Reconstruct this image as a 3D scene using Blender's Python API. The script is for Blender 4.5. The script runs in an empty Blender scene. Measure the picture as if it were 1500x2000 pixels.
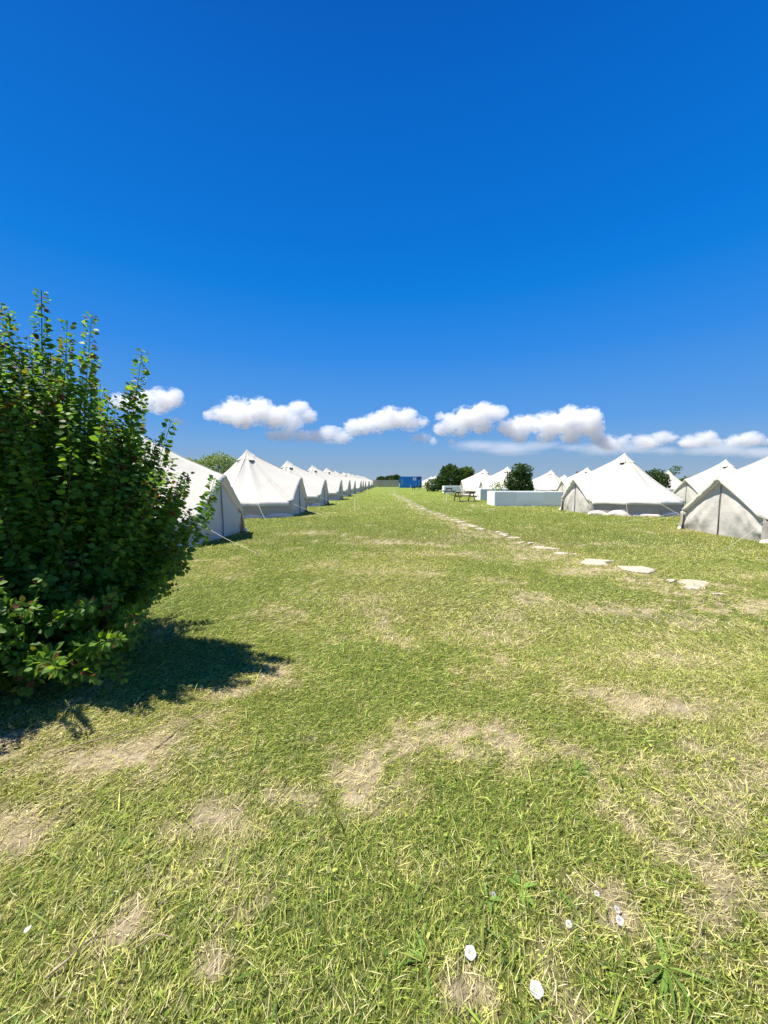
import bpy, bmesh, math, random
import numpy as np
from mathutils import Vector, Matrix

S = bpy.context.scene
COL = S.collection
R = math.radians

# ------------------------------------------------------------------ camera
cam_d = bpy.data.cameras.new('camera')
cam_d.sensor_fit = 'VERTICAL'
cam_d.sensor_height = 36.0
cam_d.lens = 36.0 * 751 / 2000
cam_d.clip_start = 0.05
cam_d.clip_end = 20000
cam = bpy.data.objects.new('camera', cam_d)
COL.objects.link(cam)
cam.location = (0, 0, 1.55)
cam.rotation_euler = (R(90 - 4.49), 0, math.atan(8 / 751))
S.camera = cam
S.render.resolution_x, S.render.resolution_y = 768, 1024

# ------------------------------------------------------------------ sky, sun, exposure
SUN_EL, SUN_AZ = 67.0, -80.0           # azimuth from +Y, negative = to the left
w = bpy.data.worlds.new("World")
S.world = w
w.use_nodes = True
nt = w.node_tree
nt.nodes.clear()
sky = nt.nodes.new('ShaderNodeTexSky')
sky.sky_type = 'NISHITA'
sky.sun_disc = False
sky.sun_elevation = R(SUN_EL)
sky.sun_rotation = R(SUN_AZ)
sky.altitude = 20
sky.air_density = 1.0
sky.dust_density = 0.6
sky.ozone_density = 3.5
EXPO = 0.85
def lin(c):
    return tuple(((v / 255 + .055) / 1.055) ** 2.4 if v > 10 else v / 255 / 12.92 for v in c)
tcw = nt.nodes.new('ShaderNodeTexCoord')
sep = nt.nodes.new('ShaderNodeSeparateXYZ')
nt.links.new(tcw.outputs['Generated'], sep.inputs[0])
rw = nt.nodes.new('ShaderNodeValToRGB')
SKYC = [(0.0, (160, 182, 206)), (.045, (140, 174, 207)), (.09, (120, 170, 222)), (.14, (94, 160, 230)), (.30, (48, 139, 230)), (.42, (8, 126, 223)), (.50, (2, 117, 216)), (.68, (0, 101, 200)), (.78, (0, 88, 184)), (1.0, (0, 75, 165))]
for z, c in SKYC:
    e = rw.color_ramp.elements[0] if z == 0 else rw.color_ramp.elements[-1] if z == 1 else rw.color_ramp.elements.new(z)
    e.color = (*[v / 2 ** EXPO for v in lin(c)], 1)
nt.links.new(sep.outputs['Z'], rw.inputs[0])
sc_ = nt.nodes.new('ShaderNodeVectorMath'); sc_.operation = 'SCALE'; sc_.inputs['Scale'].default_value = 10.0
nt.links.new(rw.outputs[0], sc_.inputs[0])
hs = nt.nodes.new('ShaderNodeMix'); hs.data_type = 'RGBA'; hs.inputs['Factor'].default_value = .985
bgn = nt.nodes.new('ShaderNodeBackground')
bgn.inputs['Strength'].default_value = 0.1
wo = nt.nodes.new('ShaderNodeOutputWorld')
nt.links.new(sky.outputs[0], hs.inputs['A'])
nt.links.new(sc_.outputs[0], hs.inputs['B'])
nt.links.new(hs.outputs['Result'], bgn.inputs[0])
nt.links.new(bgn.outputs[0], wo.inputs[0])

s_dir = Vector((math.sin(R(SUN_AZ)) * math.cos(R(SUN_EL)), math.cos(R(SUN_AZ)) * math.cos(R(SUN_EL)), math.sin(R(SUN_EL))))
sun_d = bpy.data.lights.new('sun', 'SUN')
sun_d.energy = 4.6
sun_d.angle = R(0.53)
sun_d.color = (1.0, 0.94, 0.83)
sun = bpy.data.objects.new('sun', sun_d)
COL.objects.link(sun)
sun.rotation_euler = s_dir.to_track_quat('Z', 'Y').to_euler()
sun.location = (0, 0, 50)

vs = S.view_settings
vs.view_transform = 'Standard'
vs.look = 'None'
vs.exposure = EXPO
vs.gamma = 1
vs.use_curve_mapping = False
S.cycles.diffuse_bounces = 3
S.cycles.transmission_bounces = 4
S.cycles.transparent_max_bounces = 12
S.cycles.volume_bounces = 10
S.cycles.max_bounces = 12

rng = np.random.default_rng(7)
random.seed(7)

# ------------------------------------------------------------------ numpy noise
def _hash(ix, iy, iz, seed):
    h = (ix * 374761393 + iy * 668265263 + iz * 2147483647 + seed * 982451653) & 0xffffffff
    h = ((h ^ (h >> 13)) * 1274126177) & 0xffffffff
    return ((h ^ (h >> 16)) & 0xffffff) / float(0xffffff)

def vnoise(x, y, z=None, seed=0):
    x = np.asarray(x, float); y = np.asarray(y, float)
    z = np.zeros_like(x) if z is None else np.asarray(z, float)
    xi, yi, zi = np.floor(x).astype(np.int64), np.floor(y).astype(np.int64), np.floor(z).astype(np.int64)
    fx, fy, fz = x - xi, y - yi, z - zi
    fx, fy, fz = [f * f * (3 - 2 * f) for f in (fx, fy, fz)]
    out = 0
    for dx in (0, 1):
        for dy in (0, 1):
            for dz in (0, 1):
                out = out + _hash(xi + dx, yi + dy, zi + dz, seed) * (fx if dx else 1 - fx) * (fy if dy else 1 - fy) * (fz if dz else 1 - fz)
    return out

def fbm(x, y, z=None, seed=0, octv=4, gain=0.5):
    s = 0; a = 1; t = 0; f = 1
    for i in range(octv):
        s = s + a * vnoise(np.asarray(x) * f + 17.3 * i, np.asarray(y) * f - 9.1 * i, None if z is None else np.asarray(z) * f, seed + i)
        t += a; a *= gain; f *= 2.03
    return s / t

# ------------------------------------------------------------------ mesh helpers
def np_mesh(name, V, faces, col=None, smooth=False):
    """V (n,3); faces: list of (m,k) index arrays; col (n,3) optional per-vertex colour."""
    me = bpy.data.meshes.new(name)
    V = np.ascontiguousarray(V, dtype=np.float32)
    me.vertices.add(len(V))
    me.vertices.foreach_set('co', V.ravel())
    idx = np.concatenate([np.asarray(f, np.int32).ravel() for f in faces])
    starts = []; o = 0
    for f in faces:
        f = np.asarray(f); m, k = f.shape
        starts.append(o + np.arange(m) * k); o += m * k
    starts = np.concatenate(starts).astype(np.int32)
    me.loops.add(len(idx))
    me.loops.foreach_set('vertex_index', idx)
    me.polygons.add(len(starts))
    me.polygons.foreach_set('loop_start', starts)
    me.update(calc_edges=True)
    if smooth:
        me.polygons.foreach_set('use_smooth', np.ones(len(starts), bool))
    if col is not None:
        ca = me.color_attributes.new('tint', 'FLOAT_COLOR', 'POINT')
        c = np.ones((len(V), 4), np.float32); c[:, :3] = col
        ca.data.foreach_set('color', c.ravel())
    return me

class MB:
    """collects pieces of ONE part"""
    def __init__(s):
        s.bm = bmesh.new()
    def box(s, c, d, rot=None, bev=0.0):
        g = bmesh.ops.create_cube(s.bm, size=1)
        M = Matrix.Translation(c) @ (rot.to_4x4() if rot else Matrix.Identity(4)) @ Matrix.Diagonal((*d, 1))
        bmesh.ops.transform(s.bm, matrix=M, verts=g['verts'])
        if bev:
            es = list({e for v in g['verts'] for e in v.link_edges})
            bmesh.ops.bevel(s.bm, geom=es, offset=bev, segments=1, affect='EDGES')
        return s
    def tube(s, pts, rads, n=6, caps=True):
        pts = [Vector(p) for p in pts]
        if not hasattr(rads, '__len__'): rads = [rads] * len(pts)
        rings = []
        for i, p in enumerate(pts):
            d = (pts[min(i + 1, len(pts) - 1)] - pts[max(i - 1, 0)]).normalized()
            a = d.cross(Vector((0.31, 0.17, 0.93)) if abs(d.z) < 0.9 else Vector((1, 0, 0))).normalized()
            b = d.cross(a)
            rings.append([s.bm.verts.new(p + (a * math.cos(2 * math.pi * k / n) + b * math.sin(2 * math.pi * k / n)) * rads[i]) for k in range(n)])
        for r0, r1 in zip(rings, rings[1:]):
            for k in range(n):
                s.bm.faces.new((r0[k], r0[(k + 1) % n], r1[(k + 1) % n], r1[k]))
        if caps:
            s.bm.faces.new(rings[0][::-1]); s.bm.faces.new(rings[-1])
        return s
    def mesh(s, name, smooth=False):
        bmesh.ops.recalc_face_normals(s.bm, faces=s.bm.faces)
        me = bpy.data.meshes.new(name)
        s.bm.to_mesh(me); s.bm.free()
        if smooth:
            for p in me.polygons: p.use_smooth = True
        return me

def link(name, me, mat=None, parent=None):
    if mat is not None and len(me.materials) == 0:
        me.materials.append(mat)
    o = bpy.data.objects.new(name, me)
    COL.objects.link(o)
    if parent: o.parent = parent
    return o

def tag(o, label=None, cat=None, group=None, kind=None):
    if label: o['label'] = label
    if cat: o['category'] = cat
    if group: o['group'] = group
    if kind: o['kind'] = kind
    return o

def thing(name, label, cat, loc=(0, 0, 0), rz=0, group=None):
    o = bpy.data.objects.new(name, None)
    o.empty_display_size = 0.2
    COL.objects.link(o)
    o.location = loc; o.rotation_euler = (0, 0, rz)
    return tag(o, label, cat, group)

# ------------------------------------------------------------------ materials
def mat(name, base=(0.5, 0.5, 0.5), rough=0.8, attr=False, noise=None, bump=None, transl=0.0, spec=0.3, noise2=None, tcol=None):
    """noise=(scale, colour2, lo, hi) mixes base to colour2 by noise; bump=(scale, strength, dist)"""
    m = bpy.data.materials.new(name)
    m.use_nodes = True
    n = m.node_tree; n.nodes.clear(); L = n.links.new
    out = n.nodes.new('ShaderNodeOutputMaterial')
    p = n.nodes.new('ShaderNodeBsdfPrincipled')
    p.inputs['Roughness'].default_value = rough
    p.inputs['Specular IOR Level'].default_value = spec
    tc = n.nodes.new('ShaderNodeTexCoord')
    if attr:
        a = n.nodes.new('ShaderNodeAttribute'); a.attribute_name = 'tint'
        c = a.outputs['Color']
    else:
        rgb = n.nodes.new('ShaderNodeRGB'); rgb.outputs[0].default_value = (*base, 1)
        c = rgb.outputs[0]
    for nz in (noise, noise2):
        if nz:
            t = n.nodes.new('ShaderNodeTexNoise'); t.inputs['Scale'].default_value = nz[0]; t.inputs['Detail'].default_value = 6
            t.inputs['Roughness'].default_value = 0.6
            L(tc.outputs['Object'], t.inputs['Vector'])
            mr = n.nodes.new('ShaderNodeMapRange'); mr.inputs['From Min'].default_value = nz[2]; mr.inputs['From Max'].default_value = nz[3]
            L(t.outputs['Fac'], mr.inputs['Value'])
            mx = n.nodes.new('ShaderNodeMix'); mx.data_type = 'RGBA'
            L(mr.outputs[0], mx.inputs['Factor']); L(c, mx.inputs['A']); mx.inputs['B'].default_value = (*nz[1], 1)
            c = mx.outputs['Result']
    L(c, p.inputs['Base Color'])
    nrm = None
    if bump:
        t = n.nodes.new('ShaderNodeTexNoise'); t.inputs['Scale'].default_value = bump[0]; t.inputs['Detail'].default_value = 5
        L(tc.outputs['Object'], t.inputs['Vector'])
        b = n.nodes.new('ShaderNodeBump'); b.inputs['Strength'].default_value = bump[1]; b.inputs['Distance'].default_value = bump[2]
        L(t.outputs['Fac'], b.inputs['Height'])
        nrm = b.outputs[0]; L(nrm, p.inputs['Normal'])
    if transl:
        tr = n.nodes.new('ShaderNodeBsdfTranslucent')
        if tcol:
            mu = n.nodes.new('ShaderNodeMix'); mu.data_type = 'RGBA'; mu.blend_type = 'MULTIPLY'; mu.inputs['Factor'].default_value = 1
            L(c, mu.inputs['A']); mu.inputs['B'].default_value = (*tcol, 1); L(mu.outputs['Result'], tr.inputs['Color'])
        else:
            L(c, tr.inputs['Color'])
        if nrm: L(nrm, tr.inputs['Normal'])
        ms = n.nodes.new('ShaderNodeMixShader'); ms.inputs[0].default_value = transl
        L(p.outputs[0], ms.inputs[1]); L(tr.outputs[0], ms.inputs[2]); L(ms.outputs[0], out.inputs[0])
    else:
        L(p.outputs[0], out.inputs[0])
    return m

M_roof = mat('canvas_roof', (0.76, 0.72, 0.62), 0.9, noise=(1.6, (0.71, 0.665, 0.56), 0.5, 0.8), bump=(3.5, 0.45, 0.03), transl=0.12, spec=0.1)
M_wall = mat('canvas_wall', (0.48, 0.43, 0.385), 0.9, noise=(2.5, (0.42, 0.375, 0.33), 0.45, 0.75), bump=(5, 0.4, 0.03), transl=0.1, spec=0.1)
M_flap = mat('canvas_skirt', (0.74, 0.65, 0.58), 0.9, noise=(3, (0.66, 0.56, 0.47), 0.4, 0.75), bump=(8, 0.5, 0.02), spec=0.1)
M_door = mat('canvas_door', (0.71, 0.66, 0.60), 0.9, noise=(2.2, (0.66, 0.605, 0.54), 0.45, 0.8), bump=(6, 0.5, 0.03), transl=0.1, spec=0.1)
M_trim = mat('canvas_trim', (0.70, 0.66, 0.57), 0.9, bump=(30, 0.3, 0.01), spec=0.1)
M_dark = mat('vent_shade', (0.035, 0.033, 0.03), 0.9)  # near-black patch painting the shade inside each vent opening
M_zip = mat('zip_tape', (0.16, 0.15, 0.15), 0.7)
M_rope = mat('rope', (0.66, 0.62, 0.42), 0.8, noise=(60, (0.7, 0.64, 0.45), 0.4, 0.6))
M_peg = mat('peg_metal', (0.25, 0.22, 0.18), 0.6)
M_stake = mat('pale_wood', (0.88, 0.80, 0.36), 0.8, noise=(14, (0.76, 0.66, 0.36), 0.4, 0.7), bump=(40, 0.4, 0.005))
M_stone = mat('limestone', (0.49, 0.43, 0.32), 0.9, noise=(6, (0.36, 0.31, 0.21), 0.45, 0.75), bump=(18, 0.8, 0.02), noise2=(40, (0.62, 0.58, 0.47), 0.5, 0.8))
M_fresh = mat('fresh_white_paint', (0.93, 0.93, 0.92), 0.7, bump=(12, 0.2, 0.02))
M_plaster = mat('white_plaster', (0.86, 0.86, 0.85), 0.85, noise=(1.3, (0.80, 0.80, 0.79), 0.5, 0.8), bump=(12, 0.4, 0.02), noise2=(5, (0.62, 0.61, 0.58), 0.62, 0.85))
M_wood = mat('weathered_wood', (0.13, 0.085, 0.05), 0.8, noise=(12, (0.22, 0.16, 0.11), 0.4, 0.7), bump=(30, 0.5, 0.01))
M_woodd = mat('dark_wood', (0.035, 0.03, 0.028), 0.7, noise=(12, (0.06, 0.05, 0.04), 0.4, 0.7))
M_blue = mat('blue_steel', (0.008, 0.23, 0.72), 0.45, noise=(0.8, (0.012, 0.26, 0.75), 0.4, 0.8), spec=0.4)
M_navy = mat('navy_steel', (0.015, 0.055, 0.14), 0.5, noise=(0.8, (0.03, 0.08, 0.18), 0.4, 0.8))
M_white = mat('white_paint', (0.8, 0.8, 0.8), 0.5)
M_teal = mat('teal_paint', (0.05, 0.33, 0.38), 0.6)
M_block = mat('block_panel', (0.60, 0.50, 0.38), 0.9, noise=(2.0, (0.48, 0.40, 0.31), 0.4, 0.7), bump=(5, 0.5, 0.03))
M_post = mat('fence_post', (0.42, 0.38, 0.31), 0.9)
M_bark = mat('bark', (0.09, 0.065, 0.045), 0.9, noise=(20, (0.16, 0.12, 0.09), 0.4, 0.7), bump=(40, 0.6, 0.01))
M_leaf = mat('leaf', attr=True, rough=0.5, transl=0.45, spec=0.25, tcol=(1.6, 1.5, 0.5))
M_leaf2 = mat('tree_leaf', attr=True, rough=0.6, transl=0.25, spec=0.3, tcol=(1.4, 1.4, 0.6))
M_grass = mat('grass_blade', attr=True, rough=0.55, transl=0.35, spec=0.3, tcol=(1.25, 1.25, 0.7))
M_petal = mat('petal', (0.88, 0.86, 0.86), 0.7, transl=0.5, noise=(60, (0.80, 0.76, 0.78), 0.4, 0.7))
M_throat = mat('flower_throat', (0.62, 0.60, 0.28), 0.7)
M_grey = mat('grey_metal', (0.34, 0.35, 0.36), 0.5, noise=(3, (0.28, 0.28, 0.29), 0.4, 0.7))
M_twig = mat('dry_twig', (0.30, 0.22, 0.14), 0.9, noise=(30, (0.4, 0.32, 0.22), 0.4, 0.7))

# ------------------------------------------------------------------ ground
STONES = [(4.66, 5.79, 0.38), (4.4, 5.48, 0.19), (4.37, 5.87, 0.16), (4.51, 5.2, 0.16), (4.35, 6.62, 0.54), (4.0, 7.29, 0.57),
 (4.25, 7.34, 0.12), (3.71, 8.17, 0.26), (3.95, 8.11, 0.13), (3.57, 9.0, 0.36), (3.76, 8.79, 0.28), (3.41, 9.76, 0.22), (3.58, 9.6, 0.21),
 (3.23, 9.21, 0.12), (3.46, 10.57, 0.31), (3.4, 11.18, 0.33), (3.39, 11.75, 0.24), (3.16, 11.87, 0.19), (3.01, 12.51, 0.34),
 (2.93, 13.22, 0.39), (2.81, 13.86, 0.37), (2.82, 14.74, 0.4), (2.73, 15.74, 0.34), (2.62, 16.5, .26), (2.55, 17.39, 0.30), (2.44, 18.1, .28), (2.36, 18.8, 0.5),
 (2.2, 20.11, 0.43), (2.0, 22.01, 0.41), (1.91, 23.82, 0.40), (1.93, 25.1, .32), (1.91, 26.54, 0.36), (1.86, 28.2, .4), (1.8, 29.95, 0.48), (1.7, 31.6, .4), (1.56, 33.39, 0.54), (1.5, 35.5, .4),
 (1.46, 37.71, 0.5), (1.15, 43.32, 0.58), (0.78, 48.75, 0.59), (1.01, 58.53, 0.6), (0.97, 73.22, 0.65), (0.96, 90.17, 0.72)]
for _k in range(9, len(STONES) - 1):
    (_x0, _y0, _s0), (_x1, _y1, _s1) = STONES[_k], STONES[_k + 1]
    if abs(_y1 - _y0) > .45:
        STONES.append((round((_x0 + _x1) / 2 + .12 * math.sin(_k * 2.1), 2), round((_y0 + _y1) / 2 + .1 * math.sin(_k * 1.3), 2), round(.55 * min(_s0, _s1), 2)))
# worn earth patches: x, y, rx, ry, strength
PATCH = [(-0.15, 1.9, .22, .20, 1), (-.05, 2.12, .22, .13, .9), (0.25, 2.3, .3, .14, .8), (0.62, 2.19, .34, .2, 1), (1.0, 2.1, .25, .12, .6), (-.93, 2.96, .34, .22, .5), (-1.46, 2.04, .42, .16, .9),
 (-1.25, 2.35, .2, .14, .8), (1.78, 2.63, .5, .22, .85), (.80, 1.27, .13, .10, .9), (.27, 1.03, .10, .07, 1), (.29, 9.73, 1.3, .45, .7), (3.05, 7.77, .9, .5, .6), (3.6, 6.6, .8, .45, .8), (2.95, 4.61, .6, .25, .7),
 (4.41, 4.73, .8, .28, .95), (4.9, 4.4, .6, .25, .9), (1.0, 3.81, .45, .28, .75), (.9, 3.3, .25, .2, .5), (-.78, 1.62, .22, .10, .85), (-1.67, 1.59, .22, .13, .9), (-.45, 1.75, .25, .1, .6), (2.5, 3.3, .5, .2, .5),
 (-.2, 6.5, .6, .3, .4), (1.8, 6.0, .5, .25, .4), (1.2, 1.12, .18, .1, .7), (-0.9, 1.2, .12, .06, .8), (-.55, 1.12, .14, .06, .6), (5.2, 9.5, 1.2, .5, .5), (2.2, 11.0, .8, .7, .5),
 (-2.2, 2.1, .4, .2, .7), (-1.15, 2.75, .2, .1, .7), (.1, 1.45, .12, .06, .5), (1.55, 1.75, .2, .1, .5), (-.35, 5.0, .5, .2, .35), (6.3, 6.2, 1., .4, .4), (-2.6, 11.6, 1.2, .6, .5)]
PATCH += [(x - .3, y - .1, .42, .45 if y < 20 else 1.5, .6) for x, y, s in STONES]

def dirt(x, y):
    d = np.zeros_like(x)
    wx = x + (fbm(x * 2.3, y * 2.3, seed=31) - .5) * .35 * np.clip(y / 5, .5, 3)
    wy = y + (fbm(x * 2.3 + 50, y * 2.3, seed=32) - .5) * .35 * np.clip(y / 5, .5, 3)
    for px, py, rx, ry, s in PATCH:
        q = ((wx - px) / rx) ** 2 + ((wy - py) / ry) ** 2
        d = np.maximum(d, .66 * s * np.exp(-q * .8))
    n = fbm(x * 5.5, y * 5.5, seed=5)
    big = fbm(x * .55, y * .55, seed=9)
    base = np.clip((fbm(x * 1.6, y * 1.6, seed=12, octv=5) - .52) * 2.6, 0, .34) * np.clip(big * 2 - .4, 0.25, 1)
    d = np.maximum(d, base)
    n2 = fbm(x * 17, y * 17, seed=6, octv=3)
    return np.clip(d * 1.15 + ((n - .5) * 1.1 + (n2 - .5) * 1.5) * np.clip(d * 2.2, 0.12, 1), 0, 1)

def gz(x, y):
    """gentle lie of the ground"""
    near = np.exp(-((x / 60) ** 2 + ((y - 10) / 60) ** 2))
    return ((fbm(x * .5, y * .5, seed=3, octv=3) - .5) * .05 + (fbm(x * 3.1, y * 3.1, seed=4, octv=3) - .5) * .022) * near

def grade(lo, hi, step, far, n):
    a = np.arange(lo, hi, step)
    t = np.linspace(0, 1, n + 1)[1:]
    g = far ** t - 1
    return np.concatenate([(lo - g * (1 if far > 1 else 1))[::-1], a, a[-1] + g])

gx = grade(-4, 6, .05, 9000, 90)
gy = grade(0.3, 9, .05, 9000, 110)
X, Y = np.meshgrid(gx, gy)
fx, fy = X.ravel(), Y.ravel()
Z = gz(fx, fy)
D = dirt(fx, fy)
nx, ny = len(gx), len(gy)
ii = (np.arange(ny - 1)[:, None] * nx + np.arange(nx - 1)[None, :]).ravel()
me = np_mesh('ground', np.stack([fx, fy, Z], 1), [np.stack([ii, ii + 1, ii + nx + 1, ii + nx], 1)], col=np.stack([D, D, D], 1), smooth=True)

def ground_mat():
    m = bpy.data.materials.new('mown_ground'); m.use_nodes = True
    n = m.node_tree; n.nodes.clear(); L = n.links.new
    out = n.nodes.new('ShaderNodeOutputMaterial'); p = n.nodes.new('ShaderNodeBsdfPrincipled')
    p.inputs['Roughness'].default_value = .95; p.inputs['Specular IOR Level'].default_value = .1
    tc = n.nodes.new('ShaderNodeTexCoord')
    a = n.nodes.new('ShaderNodeAttribute'); a.attribute_name = 'tint'
    def noise(sc, det=6, rough=.6, stretch=None):
        t = n.nodes.new('ShaderNodeTexNoise'); t.inputs['Scale'].default_value = sc; t.inputs['Detail'].default_value = det; t.inputs['Roughness'].default_value = rough
        if stretch:
            mp = n.nodes.new('ShaderNodeMapping'); mp.inputs['Scale'].default_value = stretch
            L(tc.outputs['Object'], mp.inputs['Vector']); L(mp.outputs[0], t.inputs['Vector'])
        else:
            L(tc.outputs['Object'], t.inputs['Vector'])
        return t.outputs['Fac']
    def ramp(f, stops):
        r = n.nodes.new('ShaderNodeValToRGB'); e = r.color_ramp.elements
        e[0].position, e[0].color = stops[0][0], (*stops[0][1], 1)
        e[1].position, e[1].color = stops[-1][0], (*stops[-1][1], 1)
        for s in stops[1:-1]:
            k = e.new(s[0]); k.color = (*s[1], 1)
        L(f, r.inputs[0]); return r.outputs[0]
    def mix(f, A, B, mode='MIX'):
        x = n.nodes.new('ShaderNodeMix'); x.data_type = 'RGBA'; x.blend_type = mode
        if isinstance(f, float): x.inputs['Factor'].default_value = f
        else: L(f, x.inputs['Factor'])
        L(A, x.inputs['A']); L(B, x.inputs['B']); return x.outputs['Result']
    soil = ramp(noise(14, 8, .65), [(.3, (.26, .205, .125)), (.5, (.42, .345, .22)), (.72, (.57, .48, .32))])
    turf = ramp(noise(30, 8, .75), [(.30, (.035, .042, .014)), (.45, (.10, .11, .03)), (.58, (.21, .21, .065)), (.74, (.38, .35, .15))])  # dark thatch tones, deepened to carry the shade between the blades
    broad = ramp(noise(.35, 5, .6), [(.35, (.78, .92, .72)), (.65, (1.12, 1.04, 1.05))])
    turf = mix(1.0, turf, broad, 'MULTIPLY')
    # sward seen as a whole far off, fields beyond the camp
    gp = n.nodes.new('ShaderNodeNewGeometry'); ln_ = n.nodes.new('ShaderNodeVectorMath'); ln_.operation = 'LENGTH'; L(gp.outputs['Position'], ln_.inputs[0])
    def rng_(a_, b_):
        q = n.nodes.new('ShaderNodeMapRange'); q.inputs['From Min'].default_value = a_; q.inputs['From Max'].default_value = b_; L(ln_.outputs['Value'], q.inputs['Value']); return q.outputs[0]
    sward = ramp(noise(1.2, 8, .7), [(.3, (.12, .175, .026)), (.5, (.18, .235, .040)), (.7, (.27, .29, .075))])
    turf = mix(rng_(10, 40), turf, sward)
    field = ramp(noise(.004, 4, .6), [(.35, (.10, .10, .05)), (.5, (.16, .13, .08)), (.65, (.09, .11, .04))])
    turf = mix(rng_(170, 420), turf, field)
    f = n.nodes.new('ShaderNodeMapRange'); f.inputs['From Min'].default_value = .2; f.inputs['From Max'].default_value = .8
    L(a.outputs['Fac'], f.inputs['Value'])
    c = mix(f.outputs[0], turf, soil)
    L(c, p.inputs['Base Color'])
    b = n.nodes.new('ShaderNodeBump'); b.inputs['Strength'].default_value = .9; b.inputs['Distance'].default_value = .03
    L(noise(45, 8, .7), b.inputs['Height']); L(b.outputs[0], p.inputs['Normal'])
    L(p.outputs[0], out.inputs[0])
    return m
tag(link('ground', me, ground_mat()), kind='structure')

# ------------------------------------------------------------------ grass (nobody could count it)
def blades(n, region, len_rng, wid_rng, tilt_rng, palette, thin, seed, aim=None):
    """n candidate blades inside the trapezium region=(y0,y1,slope,pad); thin: how strongly worn earth removes them"""
    g = np.random.default_rng(seed)
    y0, y1, sl, pad = region
    yy = y0 + (y1 - y0) * g.random(n * 2)
    half1 = sl * y1 + pad
    xx = (g.random(n * 2) * 2 - 1) * half1
    ok = np.abs(xx) < sl * yy + pad
    xx, yy = xx[ok][:n], yy[ok][:n]
    d = dirt(xx, yy)
    clump = fbm(xx * 7, yy * 7, seed=77)
    keep = g.random(len(xx)) > np.clip(d * thin, 0, .97) + np.clip((.5 - clump) * 1.2, 0, .4)
    edge = np.clip((y1 - yy) / (.28 * y1), 0, 1)                 # zones melt into one another
    if y0 > 1: edge = np.minimum(edge, np.clip((yy - y0) / (.30 * y0), 0, 1))
    keep &= g.random(len(xx)) < edge
    xx, yy, d = xx[keep], yy[keep], d[keep]
    m = len(xx)
    L = len_rng[0] + (len_rng[1] - len_rng[0]) * g.random(m) ** 1.6
    W = wid_rng[0] + (wid_rng[1] - wid_rng[0]) * g.random(m)
    if aim is None:
        az = g.random(m) * 2 * np.pi
    else:
        az = aim[0] + g.normal(0, aim[1], m) + (fbm(xx * .8, yy * .8, seed=44) - .5) * 5
    tl = tilt_rng[0] + (tilt_rng[1] - tilt_rng[0]) * g.random(m)
    z0 = gz(xx, yy) - .003
    dx, dy = np.cos(az), np.sin(az)
    sx, sy = -dy, dx
    roll = g.normal(0, .6, m)
    fl_ = (tl > 1.2); t1 = np.clip(tl - np.where(fl_, .08, .22), 0, 1.5); t2 = np.clip(tl + np.where(fl_, .10, .3), 0, 1.6)
    p0 = np.stack([xx, yy, z0 + (tl > 1.2) * g.random(m) * .018], 1)
    dir1 = np.stack([dx * np.sin(t1), dy * np.sin(t1), np.cos(t1)], 1)
    dir2 = np.stack([dx * np.sin(t2), dy * np.sin(t2), np.cos(t2)], 1)
    p1 = p0 + dir1 * (L * .55)[:, None]
    p2 = p1 + dir2 * (L * .45)[:, None]
    sd = np.stack([sx * np.cos(roll), sy * np.cos(roll), np.sin(roll)], 1) * (W * .5)[:, None]
    V = np.stack([p0 - sd * .8, p0 + sd * .8, p1 + sd, p1 - sd, p2], 1).reshape(-1, 3)
    k = np.arange(m)[:, None] * 5
    pal = np.array([p[:3] for p in palette]); wts = np.array([p[3] for p in palette], float)
    big = fbm(xx * .45 + 9, yy * .45, seed=61)
    dry = np.clip(d * 1.1 + (big - .5) * .8 + g.normal(0, .24, m) + .33, 0, 1)   # 0 green ... 1 straw
    order = np.arange(len(pal)) / (len(pal) - 1)
    pick = np.abs(order[None, :] - dry[:, None]) / wts[None, :] + g.random((m, len(pal))) * .55
    c = pal[np.argmin(pick, 1)] * (0.36 + .98 * g.random(m))[:, None]
    c = np.repeat(c, 5, 0)
    return V, k + np.array([[0, 1, 2, 3]]), k + np.array([[3, 2, 4]]), c

PAL = [(.13, .232, .032, 1.0), (.28, .392, .056, 1.25), (.465, .52, .10, 1.4), (.67, .64, .20, 1.3), (.80, .72, .38, 1.1), (.78, .66, .42, .9)]
parts = [
    # mown blades near the camera
    blades(260000, (.75, 4.2, 1.05, .45), (.008, .03), (.0013, .0032), (.45, 1.45), PAL, 1.15, 1),
    # clippings lying on top, near
    blades(220000, (.75, 4.2, 1.05, .45), (.015, .075), (.0010, .0027), (1.2, 1.5), PAL, .5, 2, aim=(.5, .9)),
    # small round-leaved clover and weeds
    blades(20000, (.75, 4.2, 1.05, .45), (.012, .026), (.008, .016), (.7, 1.35), PAL[:4], 1.3, 3),
    blades(270000, (2.6, 9.8, 1.05, .5), (.012, .04), (.003, .0065), (.4, 1.45), PAL, 1.1, 4),
    blades(215000, (2.6, 9.8, 1.05, .5), (.03, .10), (.0022, .0055), (1.25, 1.5), PAL, .45, 5, aim=(.5, .9)),
    blades(230000, (6.4, 22, 1.05, .5), (.03, .07), (.008, .016), (.2, 1.3), PAL, 1.1, 6),
    blades(170000, (14, 56, .9, 1), (.04, .08), (.018, .04), (.3, 1.3), PAL, 1.0, 7),
    # chopped flakes left by the mower
    blades(60000, (.75, 4.2, 1.05, .45), (.006, .016), (.0025, .007), (.9, 1.5), PAL, .6, 9),
    # longer coarse blades here and there
    blades(900, (.8, 3.5, 1.05, .3), (.07, .17), (.003, .007), (.9, 1.45), PAL[:4], 1.2, 8),
]
Vs, Q, T, Cc = [], [], [], []; off = 0
for V, q, t, c in parts:
    Vs.append(V); Q.append(q + off); T.append(t + off); Cc.append(c); off += len(V)
me = np_mesh('grass', np.concatenate(Vs), [np.concatenate(Q), np.concatenate(T)], col=np.concatenate(Cc))
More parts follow.
